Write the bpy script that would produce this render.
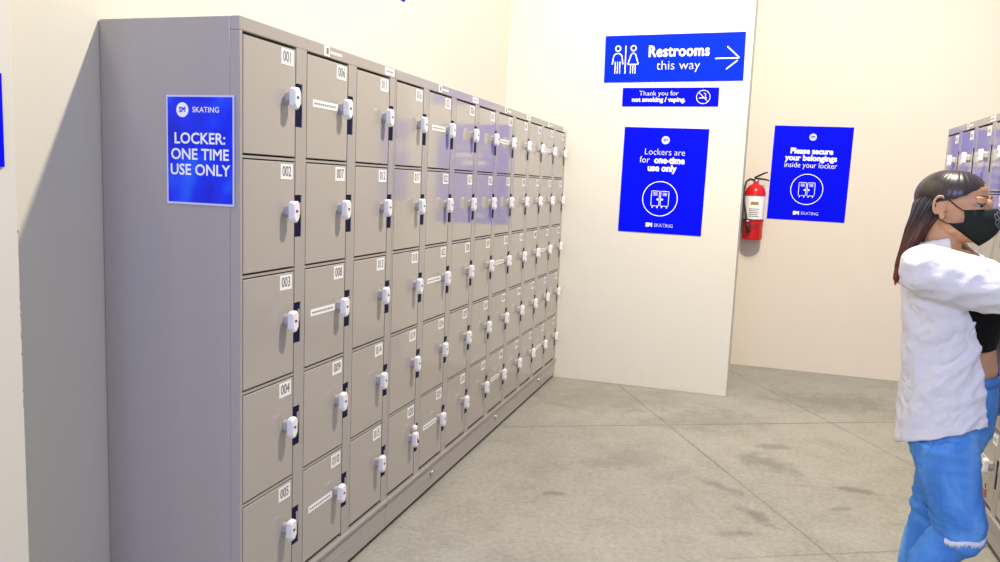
import bpy, bmesh, math, random
from mathutils import Vector, Matrix, noise
random.seed(7)
for o in list(bpy.data.objects): bpy.data.objects.remove(o, do_unlink=True)
S = bpy.context.scene
COL = S.collection

# ------------------------------------------------------------------ camera
cam = bpy.data.cameras.new('camera'); cam_o = bpy.data.objects.new('camera', cam); COL.objects.link(cam_o)
cam.sensor_width = 36.0; cam.lens = 36.0 * 791.66 / 1000.0; cam.clip_start = 0.05; cam.clip_end = 100
_yaw, _pitch, _roll = 0.3037, 0.1240, 0.0409
_f = Vector((-math.sin(_yaw) * math.cos(_pitch), math.cos(_yaw) * math.cos(_pitch), -math.sin(_pitch)))
_r = Vector((math.cos(_yaw), math.sin(_yaw), 0)); _u = _r.cross(_f)
_r2 = math.cos(_roll) * _r + math.sin(_roll) * _u; _u2 = -math.sin(_roll) * _r + math.cos(_roll) * _u
cam_o.matrix_world = Matrix(((_r2.x, _u2.x, -_f.x, 1.2938), (_r2.y, _u2.y, -_f.y, -1.7973), (_r2.z, _u2.z, -_f.z, 1.4004), (0, 0, 0, 1)))
S.camera = cam_o

# ------------------------------------------------------------------ world, lamps, exposure
w = bpy.data.worlds.new('world'); S.world = w; w.use_nodes = True
w.node_tree.nodes['Background'].inputs[0].default_value = (0.70, 0.735, 1.0, 1)
w.node_tree.nodes['Background'].inputs[1].default_value = 0.66
S.view_settings.view_transform = 'Standard'; S.view_settings.look = 'None'
S.view_settings.exposure = 0.20; S.view_settings.gamma = 1.0; S.view_settings.use_curve_mapping = False
def lamp(name, kind, loc, power, col, size, target=None, spot=None):
    l = bpy.data.lights.new(name, kind); l.energy = power; l.color = col
    if kind == 'AREA': l.size = size
    else: l.shadow_soft_size = size
    if spot: l.spot_size = math.radians(spot); l.spot_blend = 0.7
    o = bpy.data.objects.new(name, l); COL.objects.link(o); o.location = loc
    if target: o.rotation_euler = (Vector(target) - Vector(loc)).to_track_quat('-Z', 'Y').to_euler()
    return o
lamp('key_track_lamp', 'POINT', (1.7, 1.1, 4.15), 570, (1.0, 0.89, 0.70), 0.05)
lamp('far_track_lamp', 'SPOT', (1.5, 1.3, 4.6), 260, (1.0, 0.90, 0.72), 0.25, (1.3, 4.6, 0.9), 70)
lamp('rink_side_lamp', 'AREA', (0.6, -4.5, 3.4), 120, (0.50, 0.56, 1.0), 2.0, (0.2, 0.5, 0.9))

# ------------------------------------------------------------------ materials
def mat(name, col, rough=0.5, metal=0.0, spec=0.5, **k):
    m = bpy.data.materials.new(name); m.use_nodes = True
    b = m.node_tree.nodes['Principled BSDF']
    b.inputs['Base Color'].default_value = (*col, 1); b.inputs['Roughness'].default_value = rough
    b.inputs['Metallic'].default_value = metal; b.inputs['Specular IOR Level'].default_value = spec
    for kk, v in k.items(): b.inputs[kk].default_value = v
    return m
def node(m, t, **kw):
    n = m.node_tree.nodes.new(t)
    for k, v in kw.items(): setattr(n, k, v)
    return n
def link(m, a, b): m.node_tree.links.new(a, b)
def bsdf(m): return m.node_tree.nodes['Principled BSDF']
def ramp(m, fac, stops):
    r = node(m, 'ShaderNodeValToRGB'); el = r.color_ramp.elements
    while len(el) < len(stops): el.new(0.5)
    for e, (p, c) in zip(el, stops): e.position = p; e.color = (*c, 1)
    link(m, fac, r.inputs[0]); return r.outputs[0]
def noise_tex(m, scale, detail=4, rough=0.55, vec=None, dist=0.0):
    n = node(m, 'ShaderNodeTexNoise'); n.inputs['Scale'].default_value = scale
    n.inputs['Detail'].default_value = detail; n.inputs['Roughness'].default_value = rough; n.inputs['Distortion'].default_value = dist
    if vec is None: vec = node(m, 'ShaderNodeTexCoord').outputs['Object']
    link(m, vec, n.inputs['Vector']); return n.outputs['Fac']
def bump(m, h, strength, dist=0.01):
    b = node(m, 'ShaderNodeBump'); b.inputs['Strength'].default_value = strength; b.inputs['Distance'].default_value = dist
    link(m, h, b.inputs['Height']); link(m, b.outputs[0], bsdf(m).inputs['Normal'])
def math_n(m, op, a, b=None, c=None):
    n = node(m, 'ShaderNodeMath', operation=op)
    for i, v in enumerate((a, b, c)):
        if v is None: continue
        if isinstance(v, (int, float)): n.inputs[i].default_value = v
        else: link(m, v, n.inputs[i])
    return n.outputs[0]
def mix(m, fac, a, b, mode='MIX'):
    n = node(m, 'ShaderNodeMix', data_type='RGBA', blend_type=mode)
    if isinstance(fac, (int, float)): n.inputs[0].default_value = fac
    else: link(m, fac, n.inputs[0])
    for i, v in ((6, a), (7, b)):
        if isinstance(v, tuple): n.inputs[i].default_value = (*v, 1)
        else: link(m, v, n.inputs[i])
    return n.outputs[2]

def wall_mat(name, col, dirt=(0.62, 0.55, 0.42)):
    m = mat(name, col, 0.7, spec=0.2)
    tc = node(m, 'ShaderNodeTexCoord'); g = node(m, 'ShaderNodeSeparateXYZ'); link(m, tc.outputs['Object'], g.inputs[0])
    n1 = noise_tex(m, 1.3, 5); n2 = noise_tex(m, 14, 6, 0.7)
    base = mix(m, n1, tuple(c * 0.97 for c in col), tuple(min(1, c * 1.02) for c in col))
    low = math_n(m, 'SUBTRACT', 0.16, g.outputs[2])                      # scuffs close to the floor
    s = math_n(m, 'MULTIPLY', math_n(m, 'MAXIMUM', low, 0.0), 3.5)
    s = math_n(m, 'MULTIPLY', s, ramp(m, n2, [(0.45, (0, 0, 0)), (0.7, (1, 1, 1))]))
    link(m, mix(m, s, base, dirt), bsdf(m).inputs['Base Color'])
    bump(m, noise_tex(m, 60, 3), 0.08, 0.002)
    return m
M = {}
M['wall'] = wall_mat('cream_wall_paint', (0.66, 0.64, 0.55))
M['wall_peach'] = wall_mat('peach_cream_wall_paint', (0.68, 0.61, 0.505))

m = M['locker'] = mat('grey_locker_enamel', (0.36, 0.335, 0.307), 0.16, spec=0.5)
bump(m, noise_tex(m, 3.0, 2), 0.025, 0.02)
M['door'] = mat('grey_door_enamel', (0.382, 0.356, 0.318), 0.07, spec=0.62)
bump(M['door'], noise_tex(M['door'], 4.0, 2), 0.012, 0.02)
M['inside'] = mat('dark_gap_shade', (0.035, 0.033, 0.04), 0.6)  # near-black colour standing in for shade in the door and toe gaps
M['navy'] = mat('navy_latch_plastic', (0.002, 0.002, 0.035), 0.6, spec=0.2)
M['lock_case'] = mat('grey_lock_case', (0.44, 0.42, 0.40), 0.35)
M['lock'] = mat('white_lock_plastic', (0.80, 0.78, 0.74), 0.35)
M['keyhole'] = mat('blue_lock_keyhole', (0.03, 0.04, 0.28), 0.4)
M['black_knob'] = mat('black_lock_knob', (0.015, 0.015, 0.018), 0.4)
M['sticker'] = mat('white_sticker', (0.84, 0.83, 0.80), 0.5)
M['digit'] = mat('grey_print', (0.16, 0.17, 0.19), 0.6)
M['chip'] = mat('chipped_plaster', (0.33, 0.29, 0.27), 0.8)
M['tag'] = mat('terracotta_key_tag', (0.45, 0.12, 0.06), 0.5)
m = M['blue'] = mat('royal_blue_print', (0.0005, 0.003, 0.76), 0.6, spec=0.05)
m = M['blue_bright'] = mat('bright_blue_print', (0.0005, 0.022, 0.80), 0.6, spec=0.05)
m = M['blue_mottle'] = mat('mottled_blue_print', (0.004, 0.05, 0.8), 0.3, spec=0.3)
nz = noise_tex(m, 9, 1.5, 0.4)
link(m, ramp(m, nz, [(0.3, (0.003, 0.012, 0.50)), (0.55, (0.004, 0.03, 0.80)), (0.75, (0.02, 0.16, 0.88))]), bsdf(m).inputs['Base Color'])
M['white'] = mat('white_print', (0.88, 0.88, 0.88), 0.5)
M['acrylic'] = mat('pale_sign_edge', (0.62, 0.62, 0.80), 0.25)
M['red'] = mat('red_enamel', (0.62, 0.012, 0.012), 0.22)
M['red_dark'] = mat('dark_red_print', (0.25, 0.008, 0.012), 0.4)
M['rubber'] = mat('black_rubber', (0.02, 0.02, 0.02), 0.5)
M['steel'] = mat('steel', (0.55, 0.55, 0.55), 0.3, metal=1.0)
M['olive'] = mat('gold_olive_print', (0.30, 0.22, 0.05), 0.5)

m = M['floor'] = mat('stained_concrete', (0.4, 0.38, 0.33), 0.55, spec=0.3)
tc = node(m, 'ShaderNodeTexCoord').outputs['Object']
sp = node(m, 'ShaderNodeSeparateXYZ'); link(m, tc, sp.inputs[0])
big = noise_tex(m, 0.9, 5, 0.6, tc); mid = noise_tex(m, 4.0, 8, 0.7, tc, 0.6); fine = noise_tex(m, 42, 7, 0.8, tc)
c = ramp(m, big, [(0.3, (0.285, 0.265, 0.225)), (0.7, (0.40, 0.375, 0.325))])
c = mix(m, 0.6, c, ramp(m, mid, [(0.28, (0.21, 0.195, 0.16)), (0.5, (0.35, 0.325, 0.275)), (0.75, (0.45, 0.425, 0.37))]))
c = mix(m, 0.30, c, ramp(m, fine, [(0.35, (0.16, 0.15, 0.125)), (0.65, (0.55, 0.53, 0.47))]))
mid2 = noise_tex(m, 8.5, 7, 0.7, tc, 0.3)
def stain(c, x, y, rx, ry, rot, col, amt):
    mp = node(m, 'ShaderNodeMapping', vector_type='TEXTURE'); link(m, tc, mp.inputs[0])
    mp.inputs['Location'].default_value = (x, y, 0); mp.inputs['Rotation'].default_value = (0, 0, rot); mp.inputs['Scale'].default_value = (rx, ry, 1)
    ln = node(m, 'ShaderNodeVectorMath', operation='LENGTH'); link(m, mp.outputs[0], ln.inputs[0])
    d = math_n(m, 'ADD', ln.outputs['Value'], math_n(m, 'MULTIPLY', math_n(m, 'SUBTRACT', mid2, 0.5), 3.4))
    k = node(m, 'ShaderNodeMapRange'); link(m, d, k.inputs[0]); k.inputs[1].default_value = 1.15; k.inputs[2].default_value = 0.35; k.inputs[3].default_value = 0; k.inputs[4].default_value = amt
    return mix(m, k.outputs[0], c, col)
DK = (0.13, 0.12, 0.10)
for a in [(1.40, 1.72, 0.13, 0.045, -0.9, DK, 0.6), (1.47, 2.45, 0.20, 0.12, -0.7, DK, 0.5), (1.50, 2.75, 0.12, 0.05, 0.5, DK, 0.45), (1.88, 2.22, 0.10, 0.04, 0.0, DK, 0.6),
          (1.25, 2.0, 0.16, 0.05, -0.6, DK, 0.4), (1.9, 3.95, 0.50, 0.28, 0.2, (0.19, 0.18, 0.15), 0.55), (1.15, 3.1, 0.40, 0.25, 0.4, (0.22, 0.21, 0.175), 0.5), (0.75, 2.2, 0.25, 0.14, 0.8, (0.2, 0.19, 0.16), 0.4),
          (0.42, 3.3, 0.5, 0.35, 0.3, (0.24, 0.225, 0.18), 0.5), (0.52, 1.6, 0.06, 0.03, 0.3, DK, 0.5), (1.78, 1.95, 0.07, 0.03, 0.6, DK, 0.45), (1.35, 1.5, 0.10, 0.03, 0.4, DK, 0.45)]:
    c = stain(c, *a)
def joint(c, a, b, wid, col, amt):
    d = Vector((b[0] - a[0], b[1] - a[1])); L = d.length; d /= L
    px, py = math_n(m, 'SUBTRACT', sp.outputs[0], a[0]), math_n(m, 'SUBTRACT', sp.outputs[1], a[1])
    wob = math_n(m, 'MULTIPLY', math_n(m, 'SUBTRACT', mid2, 0.5), 0.03)
    dist = math_n(m, 'ADD', math_n(m, 'SUBTRACT', math_n(m, 'MULTIPLY', px, -d.y), math_n(m, 'MULTIPLY', py, -d.x)), wob)
    dist = math_n(m, 'ABSOLUTE', dist)
    al = math_n(m, 'ADD', math_n(m, 'MULTIPLY', px, d.x), math_n(m, 'MULTIPLY', py, d.y))
    on = math_n(m, 'MULTIPLY', math_n(m, 'GREATER_THAN', al, 0.0), math_n(m, 'LESS_THAN', al, L))
    k = node(m, 'ShaderNodeMapRange'); link(m, dist, k.inputs[0]); k.inputs[1].default_value = wid; k.inputs[2].default_value = wid * 0.3; k.inputs[3].default_value = 0; k.inputs[4].default_value = amt
    br = ramp(m, big, [(0.30, (0.25,) * 3), (0.62, (1, 1, 1))])
    return mix(m, math_n(m, 'MULTIPLY', math_n(m, 'MULTIPLY', k.outputs[0], on), br), c, col)
JD = (0.12, 0.11, 0.095)
c = joint(c, (0.48, 3.73), (1.95, 0.92), 0.009, JD, 0.8)
c = joint(c, (1.22, 4.62), (2.9, 1.41), 0.009, JD, 0.55)
c = joint(c, (0.02, 2.45), (3.4, 4.19), 0.010, JD, 0.85)
c = joint(c, (1.30, 1.24), (3.3, 2.27), 0.008, JD, 0.6)
c = joint(c, (1.05, 1.93), (1.62, 1.0), 0.012, (0.5, 0.48, 0.42), 0.25)
c = mix(m, 1.0, c, (0.93, 0.955, 0.93), 'MULTIPLY')
link(m, c, bsdf(m).inputs['Base Color'])
bump(m, mix(m, 0.5, fine, mid), 0.18, 0.006)

# ------------------------------------------------------------------ mesh helpers
class MB:
    """collects shapes, then links them as one mesh object"""
    def __init__(s): s.bm = bmesh.new(); s.mats = []
    def mi(s, m):
        if m not in s.mats: s.mats.append(m)
        return s.mats.index(m)
    def box(s, lo, hi, m, bev=0.0, seg=2):
        t = bmesh.new(); bmesh.ops.create_cube(t, size=1.0)
        for v in t.verts: v.co = Vector([lo[i] + (v.co[i] + 0.5) * (hi[i] - lo[i]) for i in range(3)])
        if bev > 0: bmesh.ops.bevel(t, geom=t.edges[:], offset=bev, segments=seg, profile=0.5, affect='EDGES')
        s.merge(t, m)
    def merge(s, t, m, mx=None, smooth=False):
        i = s.mi(m); mp = {}
        for v in t.verts: mp[v] = s.bm.verts.new(mx @ v.co if mx else v.co)
        for f in t.faces:
            try: nf = s.bm.faces.new([mp[v] for v in f.verts])
            except ValueError: continue
            nf.material_index = i; nf.smooth = smooth or f.smooth
        t.free()
    def loft(s, rings, m, cap=True, smooth=True):
        i = s.mi(m); R = [[s.bm.verts.new(p) for p in r] for r in rings]; n = len(R[0])
        for a, b in zip(R, R[1:]):
            for k in range(n):
                f = s.bm.faces.new((a[k], a[(k + 1) % n], b[(k + 1) % n], b[k])); f.material_index = i; f.smooth = smooth
        if cap:
            for r, rev in ((R[0], True), (R[-1], False)):
                f = s.bm.faces.new(list(reversed(r)) if rev else r); f.material_index = i
    def grid(s, rows, m, smooth=True):
        i = s.mi(m); R = [[s.bm.verts.new(p) for p in r] for r in rows]
        for a, b in zip(R, R[1:]):
            for k in range(len(a) - 1):
                f = s.bm.faces.new((a[k], a[k + 1], b[k + 1], b[k])); f.material_index = i; f.smooth = smooth
    def tube(s, pts, r, m, n=10):
        pts = [Vector(p) for p in pts]; rs = r if isinstance(r, (list, tuple)) else [r] * len(pts)
        rings = []; up = None
        for k, p in enumerate(pts):
            d = (pts[min(k + 1, len(pts) - 1)] - pts[max(k - 1, 0)]).normalized()
            if up is None: up = Vector((0, 0, 1)) if abs(d.z) < 0.9 else Vector((1, 0, 0))
            a = d.cross(up).normalized(); up = a.cross(d).normalized()
            rings.append([p + rs[k] * (math.cos(2 * math.pi * j / n) * a + math.sin(2 * math.pi * j / n) * up) for j in range(n)])
        s.loft(rings, m)
    def ell(s, c, r, m, axes=None, seg=24):
        t = bmesh.new(); bmesh.ops.create_uvsphere(t, u_segments=seg, v_segments=seg // 2, radius=1.0)
        A = axes or (Vector((1, 0, 0)), Vector((0, 1, 0)), Vector((0, 0, 1)))
        for v in t.verts: v.co = Vector(c) + v.co.x * r[0] * A[0] + v.co.y * r[1] * A[1] + v.co.z * r[2] * A[2]
        s.merge(t, m, smooth=True)
    def lathe(s, prof, c, m, n=28, axis=None):
        rings = [[Vector(c) + Vector((r * math.cos(2 * math.pi * k / n), r * math.sin(2 * math.pi * k / n), z)) for k in range(n)] for r, z in prof]
        s.loft(rings, m)
    def build(s, name, parent=None, loc=None):
        bmesh.ops.recalc_face_normals(s.bm, faces=s.bm.faces)
        me = bpy.data.meshes.new(name); s.bm.to_mesh(me); s.bm.free()
        for mm in s.mats: me.materials.append(mm)
        o = bpy.data.objects.new(name, me); COL.objects.link(o)
        if parent: o.parent = parent
        if loc is not None: o.location = loc
        return o
def tag(o, label, cat, group=None):
    o['label'] = label; o['category'] = cat
    if group: o['group'] = group
    return o
def empty(name, loc, rz=0.0):
    o = bpy.data.objects.new(name, None); COL.objects.link(o); o.location = loc; o.rotation_euler = (0, 0, rz); o.empty_display_size = 0.1
    return o
def struct(o): o['kind'] = 'structure'; return o
_txt = {}
def text_bm(body, size, bold=0.0, align='CENTER', spacing=1.0):
    """flat lettering in the XY plane, centred on x=0, as a bmesh"""
    key = (body, size, bold, align, spacing)
    if key not in _txt:
        cu = bpy.data.curves.new('lettering', 'FONT'); cu.body = body; cu.size = size; cu.align_x = align; cu.align_y = 'CENTER'
        cu.offset = min(0.0, bold); cu.space_character = spacing; cu.resolution_u = 3; cu.fill_mode = 'FRONT'
        ob = bpy.data.objects.new('lettering', cu); COL.objects.link(ob)
        bpy.context.view_layer.update()
        me = bpy.data.meshes.new_from_object(ob.evaluated_get(bpy.context.evaluated_depsgraph_get()))
        bpy.data.objects.remove(ob, do_unlink=True); bpy.data.curves.remove(cu)
        _txt[key] = me
    b = bmesh.new(); b.from_mesh(_txt[key]); return b
class Plane2D:
    """draws flat shapes on a plane: u to the right, v up, seen from the front"""
    def __init__(s, mb, org, u, v): s.mb, s.o, s.u, s.v = mb, Vector(org), Vector(u).normalized(), Vector(v).normalized(); s.n = s.u.cross(s.v)
    def P(s, x, y, h=0.0): return s.o + x * s.u + y * s.v + h * s.n
    def mx(s, x, y, h): 
        p = s.P(x, y, h)
        return Matrix(((s.u.x, s.v.x, s.n.x, p.x), (s.u.y, s.v.y, s.n.y, p.y), (s.u.z, s.v.z, s.n.z, p.z), (0, 0, 0, 1)))
    def slab(s, x0, y0, x1, y1, h0, h1, m):
        t = bmesh.new(); bmesh.ops.create_cube(t, size=1.0)
        for v in t.verts: v.co = s.P(x0 + (v.co.x + .5) * (x1 - x0), y0 + (v.co.y + .5) * (y1 - y0), h0 + (v.co.z + .5) * (h1 - h0))
        s.mb.merge(t, m)
    def poly(s, pts, h, m):
        t = bmesh.new(); t.faces.new([t.verts.new(s.P(x, y, h)) for x, y in pts]); s.mb.merge(t, m)
    def text(s, body, x, y, size, h, m, bold=0.0, align='CENTER', spacing=1.0, sx=1.0):
        offs = [(0, 0)] if bold <= 0 else [(bold * a, bold * b2) for a, b2 in ((-1, 0), (1, 0), (0, 1), (0, -1), (-.7, .7), (.7, .7), (-.7, -.7), (.7, -.7))]
        for k, (ax, ay) in enumerate(offs):                        # heavier strokes: the outline laid down several times, a hair apart
            s.mb.merge(text_bm(body, size, min(bold, 0), align, spacing), m, s.mx(x + ax, y + ay, h + k * 0.00003) @ Matrix.Diagonal((sx, 1, 1, 1)))
    def line(s, pts, wd, h, m, closed=False):
        pts = [Vector(p) for p in pts]; n = len(pts)
        segs = [(pts[i], pts[(i + 1) % n]) for i in range(n if closed else n - 1)]
        for a, b in segs:
            d = (b - a).normalized(); q = Vector((-d.y, d.x)) * wd / 2; e = d * wd / 2
            s.poly([a - e - q, b + e - q, b + e + q, a - e + q], h, m)
    def ring(s, x, y, r, wd, h, m, n=40, a0=0.0, a1=2 * math.pi):
        t = bmesh.new(); A = [a0 + (a1 - a0) * k / n for k in range(n + 1)]
        o = [t.verts.new(s.P(x + (r + wd / 2) * math.cos(a), y + (r + wd / 2) * math.sin(a), h)) for a in A]
        i = [t.verts.new(s.P(x + (r - wd / 2) * math.cos(a), y + (r - wd / 2) * math.sin(a), h)) for a in A]
        for k in range(n): t.faces.new((o[k], o[k + 1], i[k + 1], i[k]))
        s.mb.merge(t, m)
    def disc(s, x, y, r, h, m, n=32): s.poly([(x + r * math.cos(2 * math.pi * k / n), y + r * math.sin(2 * math.pi * k / n)) for k in range(n)], h, m)
def apply_mods(o):
    bpy.context.view_layer.update()
    me = bpy.data.meshes.new_from_object(o.evaluated_get(bpy.context.evaluated_depsgraph_get()))
    old = o.data; o.modifiers.clear(); o.data = me; bpy.data.meshes.remove(old)
    return o

# ------------------------------------------------------------------ room shell
b = MB(); b.box((-3, -5, -0.2), (7, 6, 0.0), M['floor']); struct(b.build('floor'))
WT = 4.6
b = MB(); b.box((-0.75, -5, 0), (-0.455, 3.76, WT), M['wall']); struct(b.build('wall_left'))
# projecting pier at the left, its arris chipped
b = MB(); b.box((-0.46, -5, 0), (-0.35, -0.362, WT), M['wall'], 0.004)
pier = b.build('wall_pier'); struct(pier)
b = MB()
for k in range(11):
    z = 0.80 + 0.45 * random.random(); s = 0.002 + 0.004 * random.random()
    b.ell((-0.352, -0.3635, z), (0.0028, 0.0028, s * 2), M['chip'], seg=8)
o = b.build('chipped_edge', pier)
b = MB(); b.box((-0.75, 3.752, 0), (1.216, 4.2, WT), M['wall'], 0.003)
b.box((0.9, 4.2, 0), (1.216, 4.86, WT), M['wall']); struct(b.build('wall_back'))
b = MB(); b.box((0.9, 4.857, 0), (7, 5.1, WT), M['wall_peach']); struct(b.build('wall_recess'))

# ------------------------------------------------------------------ locker units
W, D, H = 0.9377, 0.4527, 1.8
ROW = 0.3235; TOP = 1.764; BASE = 0.14
def door_span(c): return 0.016 + 0.3125 * c, 0.265 + 0.3125 * c
def locker_body():
    b = MB(); m = M['locker']
    b.box((-D, 0.001, 0.03), (-0.03, W - 0.001, H), m, 0.003)                       # shell
    b.box((-0.0305, 0.014, BASE), (-0.0295, W - 0.014, TOP), M['inside'])            # thin dark sheet, paints the shade seen through the door gaps
    b.box((-0.03, 0.001, TOP), (0, W - 0.001, H), m, 0.002)                          # head rail
    b.box((-0.03, 0.001, BASE), (0, 0.0125, TOP), m, 0.0015)
    for c in range(3):
        l, r = door_span(c); nx = door_span(c + 1)[0] - 0.0035 if c < 2 else W - 0.001
        r += 0.003
        b.box((-0.03, r + 0.034, BASE), (0, nx, TOP), m, 0.001)
        z1 = TOP
        for i in range(5):
            zl = TOP - ROW * i - 0.147
            b.box((-0.03, r, zl + 0.045), (0, r + 0.034, z1), m)
            z1 = zl - 0.08
        b.box((-0.03, r, BASE), (0, r + 0.034, z1), m)
        for i in range(1, 5):
            z = TOP - ROW * i
            b.box((-0.03, l - 0.002, z - 0.003), (-0.002, r, z + 0.004), m)
    return b
def base_bm():
    b = MB(); m = M['locker']
    b.box((-D, 0.001, 0.022), (0.0, W - 0.001, BASE - 0.012), m, 0.002)
    b.box((-0.03, 0.001, BASE - 0.012), (0.010, W - 0.001, BASE), m, 0.0015)         # ledge under the doors
    b.box((-D, 0.006, 0.0), (-0.018, W - 0.006, 0.022), M['inside'])                 # recessed toe gap, its shadow painted in as dark colour
    b.box((-0.001, 0.30, 0.075), (0.0015, 0.64, 0.079), m)
    return b
def door_bm(c, i):
    b = MB(); l, r = door_span(c); t = TOP - ROW * i
    b.box((-0.022, l, t - ROW + 0.009), (-0.0005, r, t - 0.008 if i == 0 else t - 0.007), M['door'], 0.0018)
    return b
def lock_bm(c, i, odd=False):
    r = door_span(c)[1]; z = TOP - ROW * i - 0.147; y = r - 0.044; b = MB(); m = M['lock']
    # tapering white case with a chamfered foot
    def sec(x, s): 
        a, h0, h1, ch = 0.0155 * s, 0.028 * s, -0.034 * s, 0.012
        return [Vector((x, y + yy, z + zz)) for yy, zz in ((-a + .005, h0), (a - .005, h0), (a, h0 - .006), (a, h1 + ch), (a - .008, h1), (-a + .008, h1), (-a, h1 + ch), (-a, h0 - .006))]
    b.loft([sec(-0.001, 0.62), sec(0.019, 0.62)], M['lock_case'], smooth=False); b.loft([sec(0.017, 0.95), sec(0.020, 1.02), sec(0.032, 1.0), sec(0.036, 0.86)], m, smooth=False)
    p = Plane2D(b, (0.0361, y, z), (0, 1, 0), (0, 0, 1))
    p.slab(-0.006, -0.004, 0.005, 0.003, 0, 0.0006, M['keyhole'])
    if odd:
        b.ell((0.016, y + 0.012, z + 0.043), (0.012, 0.013, 0.013), m, seg=14)
        b.ell((0.036, y + 0.004, z - 0.012), (0.004, 0.007, 0.007), M['black_knob'], seg=12)
    return b
def recess_bm(c, i):
    r = door_span(c)[1] + 0.003; z = TOP - ROW * i - 0.147; b = MB()
    b.box((-0.026, r, z - 0.08), (-0.003, r + 0.034, z + 0.045), M['navy'])
    b.box((-0.012, r + 0.024, z - 0.015), (-0.001, r + 0.033, z + 0.022), M['locker'], 0.002)
    return b
def sticker_bm(c, i, num):
    r = door_span(c)[1]; t = TOP - ROW * i; b = MB()
    p = Plane2D(b, (-0.0005, r - 0.043, t - 0.035), (0, 1, 0), (0, 0, 1))
    p.slab(-0.031, -0.022, 0.031, 0.022, 0, 0.0008, M['sticker'])
    if num: p.text('%03d' % num, 0, 0, 0.042, 0.0011, M['digit'], 0.0005, sx=0.74)
    else:
        for k in range(3): p.ring(-0.016 + 0.016 * k, 0, 0.006, 0.003, 0.0011, M['digit'], 12)
    return b
def strip_bm(c, i):
    l, r = door_span(c); z = TOP - ROW * i - 0.148 ; b = MB()
    p = Plane2D(b, (-0.0005, l + 0.108, z), (0, 1, 0), (0, 0, 1))
    p.slab(-0.075, -0.011, 0.075, 0.011, 0, 0.0008, M['sticker'])
    for k in range(11): p.slab(-0.066 + 0.012 * k, -0.003, -0.066 + 0.012 * k + 0.008, 0.003, 0.0009, 0.001, M['digit'])
    return b
def locker_unit(loc, rz, first, label, group, proto=None, odd=None):
    root = tag(empty('locker_unit', loc, rz), label, 'lockers', group)
    def put(name, key, make, parent):
        if key not in SH: SH[key] = make().build(name); o = SH[key]
        else: o = SH[key].copy(); COL.objects.link(o)
        o.parent = parent; return o
    put('body', 'body', locker_body, root); bs = put('plinth', 'plinth', base_bm, root)
    def pl():
        b = MB(); rings = [[Vector((x, 0.47 + rr * math.cos(a * math.pi / 8), 0.085 + rr * math.sin(a * math.pi / 8))) for a in range(16)] for x, rr in ((-.002, .012), (.008, .012), (.010, .008))]
        b.loft(rings, M['steel']); return b
    put('plinth_lock', 'plinth_lock', pl, bs)
    def brand():
        b = MB(); p = Plane2D(b, (0.0, 0.45, 1.782), (0, 1, 0), (0, 0, 1))
        p.slab(-0.028, -0.015, 0.008, 0.015, -0.001, 0.0008, M['sticker']); p.slab(-0.014, -0.009, 0.000, 0.010, 0.0009, 0.001, M['digit'])
        for k in range(6): p.slab(0.014 + 0.012 * k, -0.005, 0.014 + 0.012 * k + 0.009, 0.004, -0.001, 0.0008, M['sticker'])
        return b
    def endlab():
        b = MB(); p = Plane2D(b, (0.0, 0.887, 1.782), (0, 1, 0), (0, 0, 1))
        p.slab(-0.04, -0.013, 0.04, 0.013, -0.001, 0.0008, M['sticker'])
        for k in range(6): p.slab(-0.030 + 0.010 * k, -0.003, -0.030 + 0.010 * k + 0.007, 0.003, 0.0009, 0.001, M['digit'])
        return b
    put('brand_label', 'brand_label', brand, root); put('end_label', 'end_label', endlab, root)
    for c in range(3):
        for i in range(5):
            d = put('door', ('d', c, i), lambda: door_bm(c, i), root)
            num = first + 5 * c + i if first else 0
            sticker_bm(c, i, num).build('number_sticker', d) if num else put('number_sticker', ('s', c, i), lambda: sticker_bm(c, i, 0), d)
            if odd == (c, i): lock_bm(c, i, True).build('lock', d)
            else: put('lock', ('l', c, i), lambda: lock_bm(c, i), d)
            put('latch_recess', ('r', c, i), lambda: recess_bm(c, i), root)
            if c == 1 and i in (0, 2, 4): put('notice_strip', ('n', c, i), lambda: strip_bm(c, i), d)
    return root
SH = {}
G1 = 'grey locker units along the left wall'
locker_unit((0, 0, 0), 0, 1, 'grey locker unit nearest the camera, doors 001 to 015, blue sign on its side', G1)
locker_unit((0, W, 0), 0, 16, 'second grey locker unit along the left wall, doors 016 to 030', G1, odd=(0, 4))
locker_unit((0, 2 * W, 0), 0, 31, 'third grey locker unit along the left wall, blue poster mirrored in its doors', G1)
locker_unit((0, 3 * W, 0), 0, 46, 'fourth grey locker unit, at the far end against the back wall', G1)
G2 = 'grey locker units at the right edge'
RX = 2.315; RY = 3.30
rl = [locker_unit((RX, RY, 0), math.pi, 0, 'right hand grey locker unit farthest back, above and behind the woman', G2),
      locker_unit((RX, RY - W, 0), math.pi, 0, 'right hand grey locker unit beside the legs of the woman', G2),
      locker_unit((RX, RY - 2 * W, 0), math.pi, 0, 'right hand grey locker unit the woman reaches towards', G2)]
# two reddish key tags hang from locks low on the right hand unit
ky = []
for yy, zz in ((1.785, 0.225), (1.775, 0.545)):
    b = MB(); b.tube([(2.287, yy, zz + 0.035), (2.287, yy, zz + 0.012)], 0.002, M['black_knob'], 6)
    b.box((2.283, yy - 0.012, zz - 0.022), (2.291, yy + 0.012, zz + 0.016), M['tag'], 0.003); ky.append(b.build('key_tag'))
tag(ky[0], 'small reddish key tag under the white lock beside the right knee of the woman', 'key tag', 'key tags on the right hand lockers')
tag(ky[1], 'small reddish key tag under the lock beside the front hem of the white shirt', 'key tag', 'key tags on the right hand lockers')

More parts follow.
